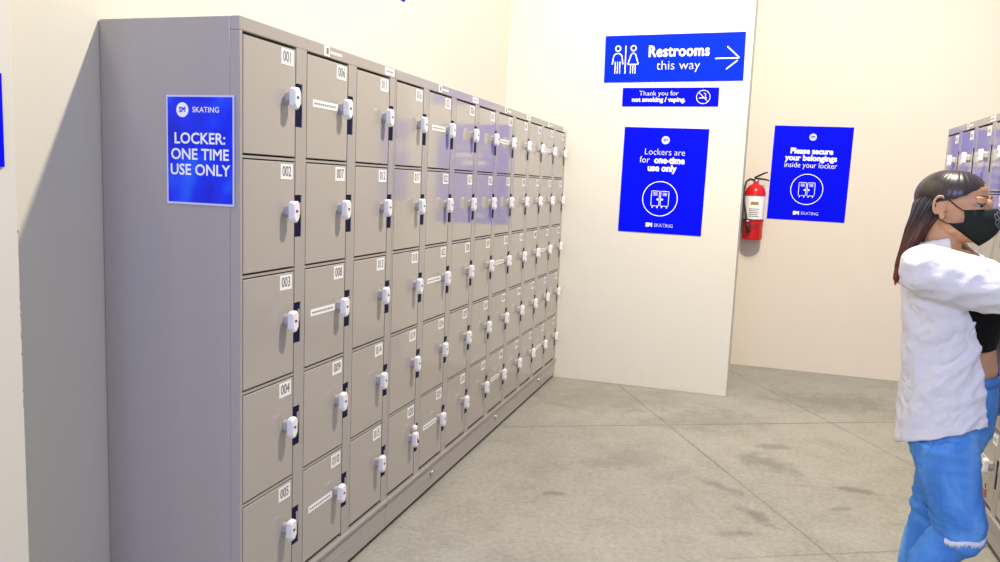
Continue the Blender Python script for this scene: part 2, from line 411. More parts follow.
# ------------------------------------------------------------------ signs
def emblem(p, x, y, r, h, fg, bg):
    p.disc(x, y, r, h, fg)
    p.text('SM', x, y, r * 1.0, h + 0.0004, bg, r * 0.03, sx=0.85)
def locker_icon(p, x, y, s, h, m):
    p.ring(x, y, 0.5 * s, 0.022 * s, h, m, 48)
    for q in (-1, 1):
        cx = x + q * 0.135 * s
        p.line([(cx - .115 * s, y - .21 * s), (cx + .115 * s, y - .21 * s), (cx + .115 * s, y + .22 * s), (cx - .115 * s, y + .22 * s)], 0.017 * s, h, m, True)
        for k in range(3): p.line([(cx - .055 * s, y + (.10 + .035 * k) * s), (cx + .055 * s, y + (.10 + .035 * k) * s)], 0.014 * s, h, m)
        p.disc(cx + (0.07 if q < 0 else -0.07) * s, y - 0.02 * s, 0.03 * s, h, m, 12)
        p.line([(cx - .07 * s, y - .21 * s), (cx - .07 * s, y - .255 * s)], 0.03 * s, h, m); p.line([(cx + .07 * s, y - .21 * s), (cx + .07 * s, y - .255 * s)], 0.03 * s, h, m)
def sign(name, cen, u, v, wd, ht, mt, label, thick=0.004):
    b = MB(); p = Plane2D(b, (0, 0, 0), u, v); p.slab(-wd / 2, -ht / 2, wd / 2, ht / 2, 0.0005, thick, mt)
    o = b.build(name, None, cen); tag(o, label, 'sign'); return o
def layer(parent, name, u, v):
    b = MB(); return b, Plane2D(b, (0, 0, 0), u, v)
def rot(deg): a = math.radians(deg); return (math.cos(a), 0, math.sin(a)), (-math.sin(a), 0, math.cos(a))
WH = M['white']; T = 0.0045
# restroom direction sign
u, v = rot(0.9)
s = sign('restroom_sign', (0.708, 3.752, 2.276), u, v, 0.922, 0.312, M['blue_bright'], 'wide blue Restrooms this way sign with white arrow, high on the back wall')
b, p = layer(s, '', u, v); p.text('Restrooms', 0.036, 0.042, 0.104, T, WH, 0.0028, spacing=1.06, sx=0.83); b.build('bold_lettering', s)
b, p = layer(s, '', u, v); p.text('this way', 0.036, -0.050, 0.088, T, WH, -0.0012); b.build('lettering', s)
b, p = layer(s, '', u, v); p.line([(.280, -.010), (.424, -.010)], .008, T, WH); p.line([(.352, .062), (.426, -.006)], .008, T, WH); p.line([(.414, -.028), (.352, -.078)], .008, T, WH); b.build('arrow', s)
b, p = layer(s, '', u, v)
for cx, fem in ((-.372, 0), (-.266, 1)):
    p.ring(cx, .070, .017, .0075, T, WH, 24)
    if not fem:
        p.ring(cx, .008, .030, .0075, T, WH, 20, 0, math.pi)
        p.line([(cx - .030, .008), (cx - .036, -.032)], .0075, T, WH); p.line([(cx + .030, .008), (cx + .036, -.032)], .0075, T, WH)
    else:
        p.line([(cx - .012, .036), (cx - .036, -.036)], .0075, T, WH); p.line([(cx + .012, .036), (cx + .036, -.036)], .0075, T, WH); p.line([(cx - .012, .036), (cx + .012, .036)], .0075, T, WH)
        p.line([(cx - .036, -.036), (cx + .036, -.036)], .006, T, WH)
    for q in (-.016, 0, .016): p.line([(cx + q, -.020 if not fem else -.036), (cx + q, -.095)], .006, T, WH)
p.line([(-.319, .085), (-.319, -.095)], .007, T, WH); b.build('pictogram', s)
# no smoking sign
u, v = rot(0.5)
s = sign('no_smoking_sign', (0.704, 3.752, 2.018), u, v, 0.640, 0.124, M['blue'], 'narrow blue thank you for not smoking or vaping sign under the restroom sign')
b, p = layer(s, '', u, v); p.text('Thank you for', -.075, .024, .046, T, WH, -.0006); b.build('lettering', s)
b, p = layer(s, '', u, v); p.text('not smoking / vaping.', -.075, -.018, .042, T, WH, .0014); b.build('bold_lettering', s)
b, p = layer(s, '', u, v); p.ring(.220, 0, .044, .0035, T, WH, 36); p.line([(.190, .030), (.250, -.030)], .0035, T, WH)
p.line([(.196, -.006), (.240, -.006)], .006, T, WH); p.line([(.232, .002), (.236, .018), (.226, .026)], .004, T, WH); b.build('pictogram', s)
# posters
def poster(cen, wd, ht, lines, label):
    u, v = rot(-0.5)
    s = sign('wall_poster', cen, u, v, wd, ht, M['blue'], label)
    s['group'] = 'blue locker posters'
    for t_, y, sz, bo, sx in lines:
        b, p = layer(s, '', u, v); p.text(t_, 0, y, sz, T, WH, bo, sx=sx); b.build('bold_lettering' if bo > 0 else 'lettering', s)
    b, p = layer(s, '', u, v); emblem(p, 0, ht / 2 - .082, .027, T, M['acrylic'], M['blue']); b.build('emblem', s)
    b, p = layer(s, '', u, v); locker_icon(p, -.010, -.121, .235, T, WH); b.build('locker_icon', s)
    b, p = layer(s, '', u, v); p.text('SM', -.072, -ht / 2 + .055, .036, T, WH, .0026); p.text('SKATING', .028, -ht / 2 + .055, .033, T, WH, -.0004, sx=.95); b.build('logo_lettering', s)
    return s
pf = poster((0.693, 3.752, 1.453), 0.566, 0.718, [('Lockers are', .195, .062, -.0009, .93)], 'blue Lockers are for one-time use only poster on the back wall')
b, p = layer(pf, '', *rot(-0.5)); p.text('for', -.132, .140, .062, T, WH, -.0006, sx=.93); b.build('lettering', pf)
b, p = layer(pf, '', *rot(-0.5)); p.text('one-time', .035, .140, .062, T, WH, .0026, sx=.90); b.build('bold_lettering', pf)
b, p = layer(pf, '', *rot(-0.5)); p.text('use only', -.012, .086, .062, T, WH, .0026, sx=.93); b.build('bold_lettering', pf)
poster((1.695, 4.857, 1.563), 0.572, 0.727, [('Please secure', .172, .060, .0026, .95), ('your belongings', .119, .060, .0026, .98), ('inside your locker', .064, .060, -.0004, .88)], 'blue Please secure your belongings poster right of the fire extinguisher')
# sign on the side of the first locker unit
u, v = (1, 0, 0), (0, 0, 1)
s = sign('locker_side_sign', (-0.1215, 0.0005, 1.452), u, v, 0.214, 0.290, M['acrylic'], 'small blue LOCKER ONE TIME USE ONLY sign on the side of the nearest lockers', 0.004)
b, p = layer(s, '', u, v); p.slab(-.102, -.139, .102, .140, .004, .0052, M['blue_mottle']); b.build('printed_sheet', s)
T2 = 0.0056
b, p = layer(s, '', u, v)
for t_, y in (('LOCKER:', .030), ('ONE TIME', -.012), ('USE ONLY', -.053)): p.text(t_, 0, y, .041, T2, WH, .0009, sx=1.0)
b.build('lettering', s)
b, p = layer(s, '', u, v); emblem(p, -.054, .106, .0195, T2, WH, M['blue']); p.text('SKATING', .020, .106, .0205, T2, WH, .0002, sx=1.0); b.build('logo_lettering', s)
# sign on the pier (only its edge shows) and sign high on the left wall (only its corner shows)
b = MB(); p = Plane2D(b, (0, 0, 0), (0, 1, 0), (0, 0, 1)); p.slab(-.16, -.105, .16, .105, .0005, .005, M['blue'])
tag(b.build('pier_sign', None, (-0.35, -0.556, 1.494)), 'blue sign cut off by the left edge of the photo', 'sign')
b = MB(); p = Plane2D(b, (0, 0, 0), (0, 1, 0), (0, 0, 1)); p.slab(-.21, 0, .21, .55, .0005, .005, M['blue'])
tag(b.build('high_wall_sign', None, (-0.455, 1.770, 2.282)), 'blue sign above the lockers of which only the bottom corner shows', 'sign')

# ------------------------------------------------------------------ fire extinguisher
fx, fy = 1.305, 4.755
e = tag(empty('fire_extinguisher', (fx, fy, 1.03)), 'red fire extinguisher with black hose hanging on the recessed wall', 'fire extinguisher')
b = MB(); R0 = 0.076
b.lathe([(.02, 0), (R0 - .008, .002), (R0, .012), (R0, .375), (R0 - .006, .400), (R0 - .024, .424), (.032, .436), (.022, .440), (.022, .452)], (0, 0, 0), M['red']); b.build('cylinder', e)
b = MB(); b.lathe([(R0 + .0008, .165), (R0 + .0012, .168), (R0 + .0012, .340), (R0 + .0008, .343)], (0, 0, 0), M['sticker']); lb = b.build('paper_label', e)
def curved(bm_, x0, x1, z0, z1, m_, r=R0 + .002):
    n = 8; rows = [[Vector((r * math.sin(x / r), -r * math.cos(x / r), z)) for x in [x0 + (x1 - x0) * k / n for k in range(n + 1)]] for z in (z0, z1)]
    bm_.grid(rows, m_)
b = MB(); curved(b, -.028, .030, .276, .300, M['olive'])
for k in range(5): curved(b, -.040, .040 - .01 * (k % 2), .185 + .014 * k, .191 + .014 * k, M['digit'])
b.build('label_print', lb)
b = MB(); 
for z0 in (.090, .105, .120): curved(b, -.045, .045, z0, z0 + .008, M['red_dark'], R0 + .0012)
b.build('instruction_print', e)
b = MB(); b.lathe([(.018, .448), (.021, .452), (.021, .470), (.012, .478), (.012, .486)], (0, 0, 0), M['steel']); b.build('valve', e)
b = MB(); b.tube([(-.012, -.01, .474), (.02, -.02, .480), (.07, -.035, .474), (.095, -.04, .466)], [.007, .008, .007, .005], M['rubber'], 8); b.build('carry_handle', e)
b = MB(); b.tube([(-.014, -.008, .486), (.015, -.02, .502), (.055, -.035, .522), (.080, -.04, .530)], [.006, .008, .007, .005], M['rubber'], 8); b.build('squeeze_lever', e)
b = MB()
pts = [(-.018, -.01, .466), (-.045, -.03, .474), (-.072, -.05, .455), (-.084, -.066, .390), (-.080, -.080, .300), (-.062, -.088, .220), (-.050, -.090, .165), (-.040, -.090, .135)]
b.tube(pts, .0085, M['rubber'], 10); hs = b.build('hose', e)
b = MB(); b.tube([(-.040, -.090, .135), (-.036, -.090, .115), (-.030, -.092, .060)], [.010, .012, .016], M['rubber'], 12); b.build('nozzle', hs)
b = MB(); b.lathe([(.010, 0), (.013, .002), (.013, .014), (.010, .016)], (-.041, -.090, .140), M['steel'], 12); b.build('nozzle_collar', hs)
b = MB(); b.box((-.02, .068, .27), (.02, .1018, .42), M['steel'], .003); b.build('wall_bracket', e)
b = MB(); b.lathe([(R0 + .0005, .150), (R0 + .003, .151), (R0 + .003, .163), (R0 + .0005, .164)], (0, 0, 0), M['red_dark']); b.build('strap', e)
# ------------------------------------------------------------------ the woman at the right hand lockers
m = M['skin'] = mat('skin', (0.56, 0.30, 0.19), 0.5, spec=0.4)
link(m, mix(m, noise_tex(m, 40, 3), (0.58, 0.31, 0.165), (0.64, 0.355, 0.20)), bsdf(m).inputs['Base Color'])
bsdf(m).inputs['Subsurface Weight'].default_value = 0.12; bsdf(m).inputs['Subsurface Radius'].default_value = (0.02, 0.008, 0.004)
m = M['hair'] = mat('dark_hair_reddish_ends', (0.02, 0.013, 0.01), 0.32, spec=0.6)
tc = node(m, 'ShaderNodeTexCoord').outputs['Object']; sx_ = node(m, 'ShaderNodeSeparateXYZ'); link(m, tc, sx_.inputs[0])
hc = ramp(m, math_n(m, 'ADD', math_n(m, 'MULTIPLY', math_n(m, 'SUBTRACT', sx_.outputs[2], 1.14), 3.3), math_n(m, 'MULTIPLY', math_n(m, 'SUBTRACT', noise_tex(m, 60, 3, 0.5, tc), 0.5), 0.3)),
          [(0.0, (0.30, 0.065, 0.035)), (0.35, (0.12, 0.034, 0.022)), (0.75, (0.022, 0.013, 0.011))])
link(m, hc, bsdf(m).inputs['Base Color'])
m = M['shirt'] = mat('white_crinkled_cotton', (0.76, 0.75, 0.75), 0.8, spec=0.15)
bump(m, noise_tex(m, 34, 5, 0.6, None, 0.8), 0.5, 0.006)
M['mask'] = mat('black_mask_fabric', (0.006, 0.011, 0.010), 0.7, spec=0.3)
M['mask_print'] = mat('grey_mask_print', (0.16, 0.17, 0.17), 0.7)
M['black_knit'] = mat('black_knit', (0.006, 0.006, 0.007), 0.85, spec=0.15)
m = M['denim'] = mat('bright_blue_denim', (0.05, 0.22, 0.62), 0.8, spec=0.15)
tc = node(m, 'ShaderNodeTexCoord').outputs['Object']
mpd = node(m, 'ShaderNodeMapping'); link(m, tc, mpd.inputs[0]); mpd.inputs['Scale'].default_value = (1.6, 1.6, 0.8)
dn = ramp(m, noise_tex(m, 6, 4, 0.55, mpd.outputs[0], 0.4), [(0.32, (0.025, 0.14, 0.50)), (0.52, (0.075, 0.29, 0.74)), (0.72, (0.24, 0.52, 0.90))])
link(m, mix(m, math_n(m, 'MULTIPLY', noise_tex(m, 240, 2, 0.6, tc), 0.35), dn, (0.22, 0.46, 0.86)), bsdf(m).inputs['Base Color'])
bump(m, noise_tex(m, 420, 2, 0.5, tc), 0.25, 0.002)
M['fray'] = mat('frayed_white_thread', (0.80, 0.82, 0.86), 0.9)
M['brow'] = mat('soft_brown_brow', (0.10, 0.055, 0.035), 0.8); M['eye_white'] = mat('eye_white', (0.34, 0.30, 0.28), 0.25); M['iris'] = mat('dark_brown_iris', (0.018, 0.009, 0.006), 0.15)
M['shoe'] = mat('white_shoe_leather', (0.75, 0.74, 0.72), 0.45); M['sole'] = mat('shoe_sole', (0.55, 0.53, 0.50), 0.7)

PB = Vector((1.85, 0.77, 0.0))
woman = tag(empty('person', PB), 'woman in white shirt, blue jeans and black mask reaching towards the right lockers', 'person')
YW = math.radians(-30); F = Vector((math.cos(YW), math.sin(YW), 0)); L = Vector((-math.sin(YW), math.cos(YW), 0)); Z = Vector((0, 0, 1))
HY = math.radians(-31); HF = Vector((math.cos(HY), math.sin(HY), 0)); HL = Vector((-math.sin(HY), math.cos(HY), 0))
HF2 = (HF * math.cos(.10) - Z * math.sin(.10)); HZ = HF2.cross(HL); HF2 = HF2.normalized(); HZ = HZ.normalized()
HC = Vector((1.844, 0.75, 1.400)) - PB
def hp(f, l, z): return HC + f * HF2 + l * HL + z * HZ
HAX = (HF2, HL, HZ)
def ring(c, hf, hl, f=F, l=L, n=28, e=2.2):
    out = []
    for k in range(n):
        a = 2 * math.pi * k / n; ca, sa = math.cos(a), math.sin(a)
        out.append(c + f * (hf * math.copysign(abs(ca) ** (2 / e), ca)) + l * (hl * math.copysign(abs(sa) ** (2 / e), sa)))
    return out
def limb(b, pts, rad, m, n=20):
    """smooth tapering limb through joints"""
    P, R = [], []
    for k in range(len(pts) - 1):
        p0, p1, p2, p3 = pts[max(k - 1, 0)], pts[k], pts[k + 1], pts[min(k + 2, len(pts) - 1)]
        for t in [j / 6 for j in range(6)]:
            P.append(0.5 * ((2 * p1) + (p2 - p0) * t + (2 * p0 - 5 * p1 + 4 * p2 - p3) * t * t + (3 * p1 - p0 - 3 * p2 + p3) * t ** 3)); R.append(rad[k] + (rad[k + 1] - rad[k]) * t)
    P.append(pts[-1]); R.append(rad[-1]); b.tube(P, R, m, n)
def fuse(o, vox, it, fac=0.5):
    r = o.modifiers.new('r', 'REMESH'); r.mode = 'VOXEL'; r.voxel_size = vox; r.use_smooth_shade = True
    s = o.modifiers.new('s', 'SMOOTH'); s.factor = fac; s.iterations = it
    return apply_mods(o)
def wrinkle(o, fn):
    me = o.data; me.update(); d = [(v.index, v.co + v.normal * fn(v.co)) for v in me.vertices]
    for i, c in d: me.vertices[i].co = c
    me.update()
def W3(x, y, z): return Vector((x, y, z)) - PB

# joints
SR, SL_ = W3(1.775, 0.630, 1.225), W3(1.925, 0.900, 1.195)
ER, EL = W3(1.990, 0.530, 1.185), W3(2.060, 0.970, 1.060)
WR, WL = W3(2.105, 0.630, 1.262), W3(2.125, 0.865, 1.225)
HR, HLf = W3(1.862, 0.700, 0.73), W3(1.930, 0.850, 0.73)
KR, KL = W3(1.928, 0.705, 0.445), W3(1.900, 0.900, 0.42)
AR, AL = W3(1.795, 0.735, 0.130), W3(1.865, 0.915, 0.08)
sk = M['skin']
b = MB()
E_ = lambda c, r, ax=HAX, seg=28: b.ell(c, r, sk, ax, seg)
E_(hp(-.012, 0, .006), (.089, .073, .070)); E_(hp(.030, 0, -.045), (.056, .057, .070)); E_(hp(.055, 0, -.088), (.030, .032, .022))
E_(hp(.024, 0, .030), (.050, .057, .042))
for q in (-1, 1):
    E_(hp(.048, q * .036, -.026), (.024, .022, .022)); E_(hp(.068, q * .028, .017), (.013, .024, .007))
    E_(hp(.0720, q * .031, .0075), (.0115, .0165, .0062)); E_(hp(.0710, q * .031, -.0110), (.0115, .0160, .0060))
    E_(hp(.015, q * .044, -.062), (.035, .013, .030))
    # ear: bowl and rolled rim
    ec = hp(-.010, q * .073, -.018); eax = (HF2 * .92 - HL * q * .30, HL * q, HZ)
    E_(ec, (.0145, .008, .0245), eax); 
    rim = [ec + eax[0] * (-.004 + .0155 * math.cos(a)) + HZ * (.004 + .0255 * math.sin(a)) + HL * q * .007 for a in [0.4 + 4.2 * k / 14 for k in range(15)]]
    b.tube(rim, .0042, sk, 8); E_(hp(-.004, q * .073, -.044), (.008, .006, .010))
E_(hp(.083, 0, -.006), (.011, .0085, .024)); E_(hp(.097, 0, -.030), (.014, .0125, .011)); E_(hp(.091, .012, -.033), (.010, .007, .007)); E_(hp(.091, -.012, -.033), (.010, .007, .007))
E_(hp(.085, 0, -.058), (.012, .022, .006)); E_(hp(.083, 0, -.067), (.011, .019, .006))
NB = W3(1.822, .762, 1.235)
b.loft([ring(hp(-.01, 0, -.035), .050, .050), ring(hp(-.015, 0, -.085), .047, .049), ring(NB + Z * .04, .047, .052), ring(NB, .055, .075)], sk)
TC = lambda x, y, z: W3(x, y, z)
torso = [(1.845, .765, 1.262, .042, .060), (1.845, .765, 1.240, .062, .120), (1.850, .765, 1.205, .082, .158), (1.860, .767, 1.14, .096, .150), (1.868, .770, 1.08, .104, .142), (1.888, .772, 1.00, .092, .126),
         (1.905, .775, .92, .092, .120), (1.905, .777, .86, .092, .132), (1.897, .777, .79, .096, .150), (1.893, .777, .72, .094, .148), (1.892, .777, .66, .070, .120)]
b.loft([ring(TC(x, y, z), hf, hl) for x, y, z, hf, hl in torso], sk)
for q in (-1, 1): E_(TC(1.872, .77, 1.095) + F * .070 + L * q * .062, (.050, .055, .052), (F, L, Z))
for sh, el, wr in ((SR, ER, WR), (SL_, EL, WL)):
    E_(sh, (.048, .048, .046), (F, L, Z))
    limb(b, [sh, sh.lerp(el, .5), el], [.046, .040, .033], sk); limb(b, [el, el.lerp(wr, .35), wr], [.034, .034, .021], sk)
for h, k, a in ((HR, KR, AR), (HLf, KL, AL)):
    limb(b, [h, h.lerp(k, .5), k], [.078, .064, .046], sk); limb(b, [k, k.lerp(a, .35) - F * .01, a], [.046, .046, .030], sk)
    fd_ = F if h is HLf else (F * .85 - Z * .52); b.ell(a + fd_ * .05 - Z * (.035 if h is HLf else .045), (.105, .036, .032), sk, (fd_, L, fd_.cross(L)))
# hands: palm, four unequal bent fingers and a thumb, closing on the lock
def hand(wr, tgt, side):
    d = (tgt - wr).normalized(); s = d.cross(Z).normalized() * side; up = s.cross(d).normalized() * side
    if up.z < 0: up = -up
    pc = wr + d * .045; b.ell(wr + d * .004, (.026, .022, .017), sk, (d, s, up)); b.ell(pc, (.047, .037, .0145), sk, (d, s, up))
    for k, (off, ln, cu) in enumerate(((-.028, .062, .5), (-.0095, .070, .62), (.0095, .066, .72), (.028, .052, .82))):
        p = pc + d * (.036 - abs(off) * .25) + s * off; pts = [p - d * .02, p]; ang = 0.12
        for seg in (.42, .33, .25):
            ang += cu * .75; p = p + (d * math.cos(ang) - up * math.sin(ang)) * ln * seg; pts.append(p)
        b.tube(pts, [.0082, .0084, .0078, .0070, .0056], sk, 10); b.ell(pts[-1], (.0057,) * 3, sk, seg=10)
    p = wr + d * .022 - s * .030; pts = [p + s * .012, p]; 
    for dd, ln in ((d * .6 - s * .62 - up * .5, .030), (d * .85 - s * .1 - up * .52, .028), (d * .9 + s * .15 - up * .4, .022)): p = p + dd.normalized() * ln; pts.append(p)
    b.tube(pts, [.011, .0105, .009, .008, .006], sk, 10); b.ell(pts[-1], (.0062,) * 3, sk, seg=10)
hand(WR, W3(2.250, .680, 1.292), 1); hand(WL, W3(2.250, .785, 1.285), -1)
body = b.build('body', woman); fuse(body, 0.0032, 5)

# eyes, brows
for q in (-1, 1):
    b = MB(); c = hp(.0665, q * .031, -.0018); b.ell(c, (.0118,) * 3, M['eye_white'], HAX, 20)
    d = (HF2 + HL * q * .12).normalized(); u2 = HZ; s2 = u2.cross(d).normalized()
    b.ell(c + d * .0092 - HZ * .0008, (.0036, .0076, .0076), M['iris'], (d, s2, u2), 16); b.build('eye', woman)
    b = MB(); pts = [hp(.0815 - .017 * t * t, q * (.012 + .036 * t), .0205 + .004 * math.sin(t * 2.2)) for t in [k / 8 for k in range(9)]]
    b.tube(pts, [.0012 + .0010 * math.sin(math.pi * min(1, .25 + k / 9)) for k in range(9)], M['brow'], 8); b.build('eyebrow', woman)
    b = MB(); pts = [hp(.0815 - .016 * (t - .35) ** 2 * 2, q * (.017 + .029 * t), .0015 + .0035 * math.sin(math.pi * t)) for t in [k / 8 for k in range(9)]]
    b.tube(pts, .0012, M['hair'], 6); b.build('eyelashes', woman)

# hair: cap over the crown, tucked behind the ears, long and straight down the back
b = MB(); rows = []
HLN = [(0, 55), (20, 58), (40, 68), (58, 81), (72, 90), (88, 97), (100, 103), (112, 122), (130, 140), (150, 150), (180, 152)]
def hairline(a):
    d = abs(math.degrees(a)); d = d if d <= 180 else 360 - d
    for (a0, t0), (a1, t1) in zip(HLN, HLN[1:]):
        if a0 <= d <= a1: k = (d - a0) / (a1 - a0); k = k * k * (3 - 2 * k) * .5 + k * .5; return math.radians(t0 + (t1 - t0) * k)
    return math.radians(152)
NA = 160
for i in range(29):
    r_ = []
    for k in range(NA):
        a = 2 * math.pi * k / NA; th = .02 + (hairline(a) - .02) * i / 28
        g = 1 + (.004 * math.sin(a * 41 + 5 * math.sin(3 * a)) + .003 * math.sin(a * 67)) * min(1, i / 9) - .010 * (i > 25) * (i - 25) / 3
        part = -.012 * math.exp(-(math.sin(a) * math.sin(th) / .045) ** 2) * (1 if math.cos(a) > 0 else .5)
        g += part
        r_.append(hp(-.014 + .0985 * g * math.sin(th) * math.cos(a), .0815 * g * math.sin(th) * math.sin(a), .006 + .081 * g * math.cos(th)))
    rows.append(r_)
for A_, B_ in zip(rows, rows[1:]): pass
b.loft(rows, M['hair'], cap=False)
b.bm.faces.new(list(reversed([v for v in b.bm.verts][:NA])))
cap = b.build('hair', woman); sm = cap.modifiers.new('s', 'SOLIDIFY'); sm.thickness = .010; sm.offset = -1; apply_mods(cap)
b = MB()
bk = [(-.030, .035, .045, .058), (-.050, -.01, .055, .080), (-.062, -.045, .045, .082), (-.078, -.085, .036, .084), (-.093, -.13, .025, .080), (-.108, -.18, .018, .070), (-.119, -.222, .012, .054), (-.123, -.246, .006, .038)]
rows = []
for f, z, hf, hl in bk:
    c = HC + HF * f + Z * z + HL * (-.012 * max(0, -z / .2)); r_ = []
    for k in range(72):
        a = 2 * math.pi * k / 72; g = 1 + .05 * math.sin(a * 17 + z * 12) + .04 * math.sin(a * 29 - z * 9)
        r_.append(c + HF * hf * g * math.cos(a) + HL * hl * (1 + (g - 1) * .4) * math.sin(a))
    rows.append(r_)
b.loft(rows, M['hair'])
for k in range(150):                                   # loose strands over the fall
    a = math.pi * (0.42 + 1.16 * random.random()); pts = []; j = random.uniform(-.5, .5); tip = random.uniform(.7, 1.06)
    for i, (f, z, hf, hl) in enumerate(bk):
        if i and i / 7 > tip: break
        c = HC + HF * f + Z * z + HL * (-.012 * max(0, -z / .2)); pts.append(c + HF * (hf + .0015) * math.cos(a) * 1.03 + HL * (hl + .001) * math.sin(a + .03 * j * i) * 1.02)
    pts.append(pts[-1] + (pts[-1] - pts[-2]) * .35)
    b.tube(pts, [.0016] * (len(pts) - 1) + [.0004], M['hair'], 5)
b.build('long_hair', cap)

# mask: folded boat shape with ear loops and a print at the front
def mask_pt(s, t):
    a = abs(s); top = (.104 - .060 * a ** 1.8, .064 * s, -.006 - .014 * a ** 1.2); mid = (.122 - .070 * a ** 2.1, .067 * s, -.048 - .004 * a); bot = (.080 - .064 * a ** 1.8, .065 * s, -.113 + .052 * a ** 1.5)
    if t < .5: k = t * 2; q = [top[i] * (1 - k) + mid[i] * k for i in range(3)]; bul = .006 * math.sin(math.pi * k)
    else: k = (t - .5) * 2; q = [mid[i] * (1 - k) + bot[i] * k for i in range(3)]; bul = .010 * math.sin(math.pi * k)
    return hp(q[0] + bul * (1 - a * .5), q[1] * (1 + bul * 3), q[2])
b = MB(); b.grid([[mask_pt(-1 + 2 * j / 28, i / 16) for j in range(29)] for i in range(17)], M['mask'])
mk = b.build('face_mask', woman); sm = mk.modifiers.new('s', 'SOLIDIFY'); sm.thickness = .0025; sm.offset = 1; apply_mods(mk)
b = MB()
for q in (-1, 1):
    b.tube([mask_pt(q, .02), hp(.025, q * .066, -.012), hp(-.004, q * .076, .010), hp(-.022, q * .078, -.005)], .0016, M['mask'], 6)
    b.tube([mask_pt(q, .95), hp(.010, q * .066, -.062), hp(-.012, q * .074, -.052), hp(-.024, q * .078, -.03)], .0016, M['mask'], 6)
b.build('ear_loop', mk)
b = MB()
for k in range(5):
    a0 = 2 * math.pi * k / 5; pts = []
    for j in range(9):
        a = 2 * math.pi * j / 8; uu = -.20 + .10 * math.cos(a0) + .075 * math.cos(a); vv = .33 + .14 * math.sin(a0) + .10 * math.sin(a)
        p0 = mask_pt(uu, vv); pts.append(p0 + (p0 - hp(.03, 0, -.055)).normalized() * .003)
    b.tube(pts, .0011, M['mask_print'], 5)
b.build('flower_print', mk)

# black crop top
b = MB(); n = 40; rows = []
for z, hf, hl, x in ((.985, .098, .134, 1.882), (1.03, .106, .140, 1.876), (1.08, .116, .150, 1.870), (1.13, .116, .155, 1.864), (1.18, .098, .150, 1.856), (1.215, .080, .110, 1.85)):
    r_ = ring(W3(x, .771, z), hf, hl, n=n)
    for k in range(n):
        a = 2 * math.pi * k / n; bust = max(0, math.cos(a)) ** .6 * max(0, 1 - ((z - 1.095) / .075) ** 2) * .022 if math.cos(a) > 0 else 0
        r_[k] = r_[k] + F * bust
    rows.append(r_)
b.loft(rows, M['black_knit'], cap=False)
o = b.build('crop_top', woman); sm = o.modifiers.new('s', 'SOLIDIFY'); sm.thickness = .004; sm.offset = 1; apply_mods(o)

# jeans
b = MB(); dm = M['denim']
b.loft([ring(W3(x, .777, z), hf, hl) for x, z, hf, hl in ((1.904, .905, .097, .129), (1.904, .86, .101, .141), (1.899, .79, .106, .157), (1.895, .72, .104, .156), (1.893, .665, .080, .125))], dm)
limb(b, [HR, HR.lerp(KR, .5) + F * .006, KR + F * .012, KR + Z * (-.020) - F * .004], [.090, .077, .063, .052], dm, 28); limb(b, [KR - Z * .01 - F * .010, KR.lerp(AR, .35) - F * .010, KR.lerp(AR, .65) - F * .004, AR + Z * .0], [.0565, .059, .052, .044], dm, 28)
limb(b, [HLf, HLf.lerp(KL, .5), KL], [.090, .074, .056], dm, 28); limb(b, [KL, KL.lerp(AL, .4) - F * .006, AL], [.056, .054, .046], dm, 28)
je = b.build('jeans', woman); fuse(je, .006, 6)
def ridge(v): return 1 - min(1, abs(noise.noise(v)) * 2.6)
def jw(c):
    kn = math.exp(-((c.z - .47) / .06) ** 2) + .7 * math.exp(-((c.z - .69) / .06) ** 2) + .15
    r1 = ridge(Vector((c.x * 5, c.y * 5, c.z * 26 + c.x * 7))); r2 = ridge(Vector((c.x * 9 + 3, c.y * 9, c.z * 48 - c.x * 10)))
    return .0075 * kn * (r1 - .4) + .003 * kn * r2 + .002 * noise.noise(c * 14)
wrinkle(je, jw)
b = MB()                                              # waistband, side seams
b.loft([ring(W3(1.904, .777, z), .101, .133) for z in (.878, .908)], dm, cap=False)
wb = b.build('waistband', je); sm = wb.modifiers.new('s', 'SOLIDIFY'); sm.thickness = .004; apply_mods(wb)
for h, k, a, rr in ((HR, KR, AR, (.091, .079, .060, .056, .047)), (HLf, KL, AL, (.091, .076, .058, .056, .048))):
    b = MB(); b.tube([h.lerp(k, t_) - L * r_ + F * .0 for t_, r_ in ((0, rr[0]), (.5, rr[1]), (.95, rr[2]))] , .0022, M['fray'] if 0 else dm, 6); b.build('side_seam', je)
# torn knee: ragged white edge and the skin under it
b = MB(); kc = KR + F * .005 - Z * .010
for k in range(90):
    a = -1.75 + 2.6 * k / 89; rr = .0665 + .002 * random.random(); d = F * math.cos(a) + L * math.sin(a)
    z0 = .012 + .004 * math.sin(a * 5) + .006 * math.sin(a * 2 + 1); p = kc + d * rr + Z * z0
    b.tube([p + Z * .004, p - Z * .003 + d * .0015, p - Z * (.008 + .009 * random.random()) + d * .001 + L * random.uniform(-.004, .004)], [.0022, .0019, .0006], M['fray'], 5)
b.build('frayed_tear', je)

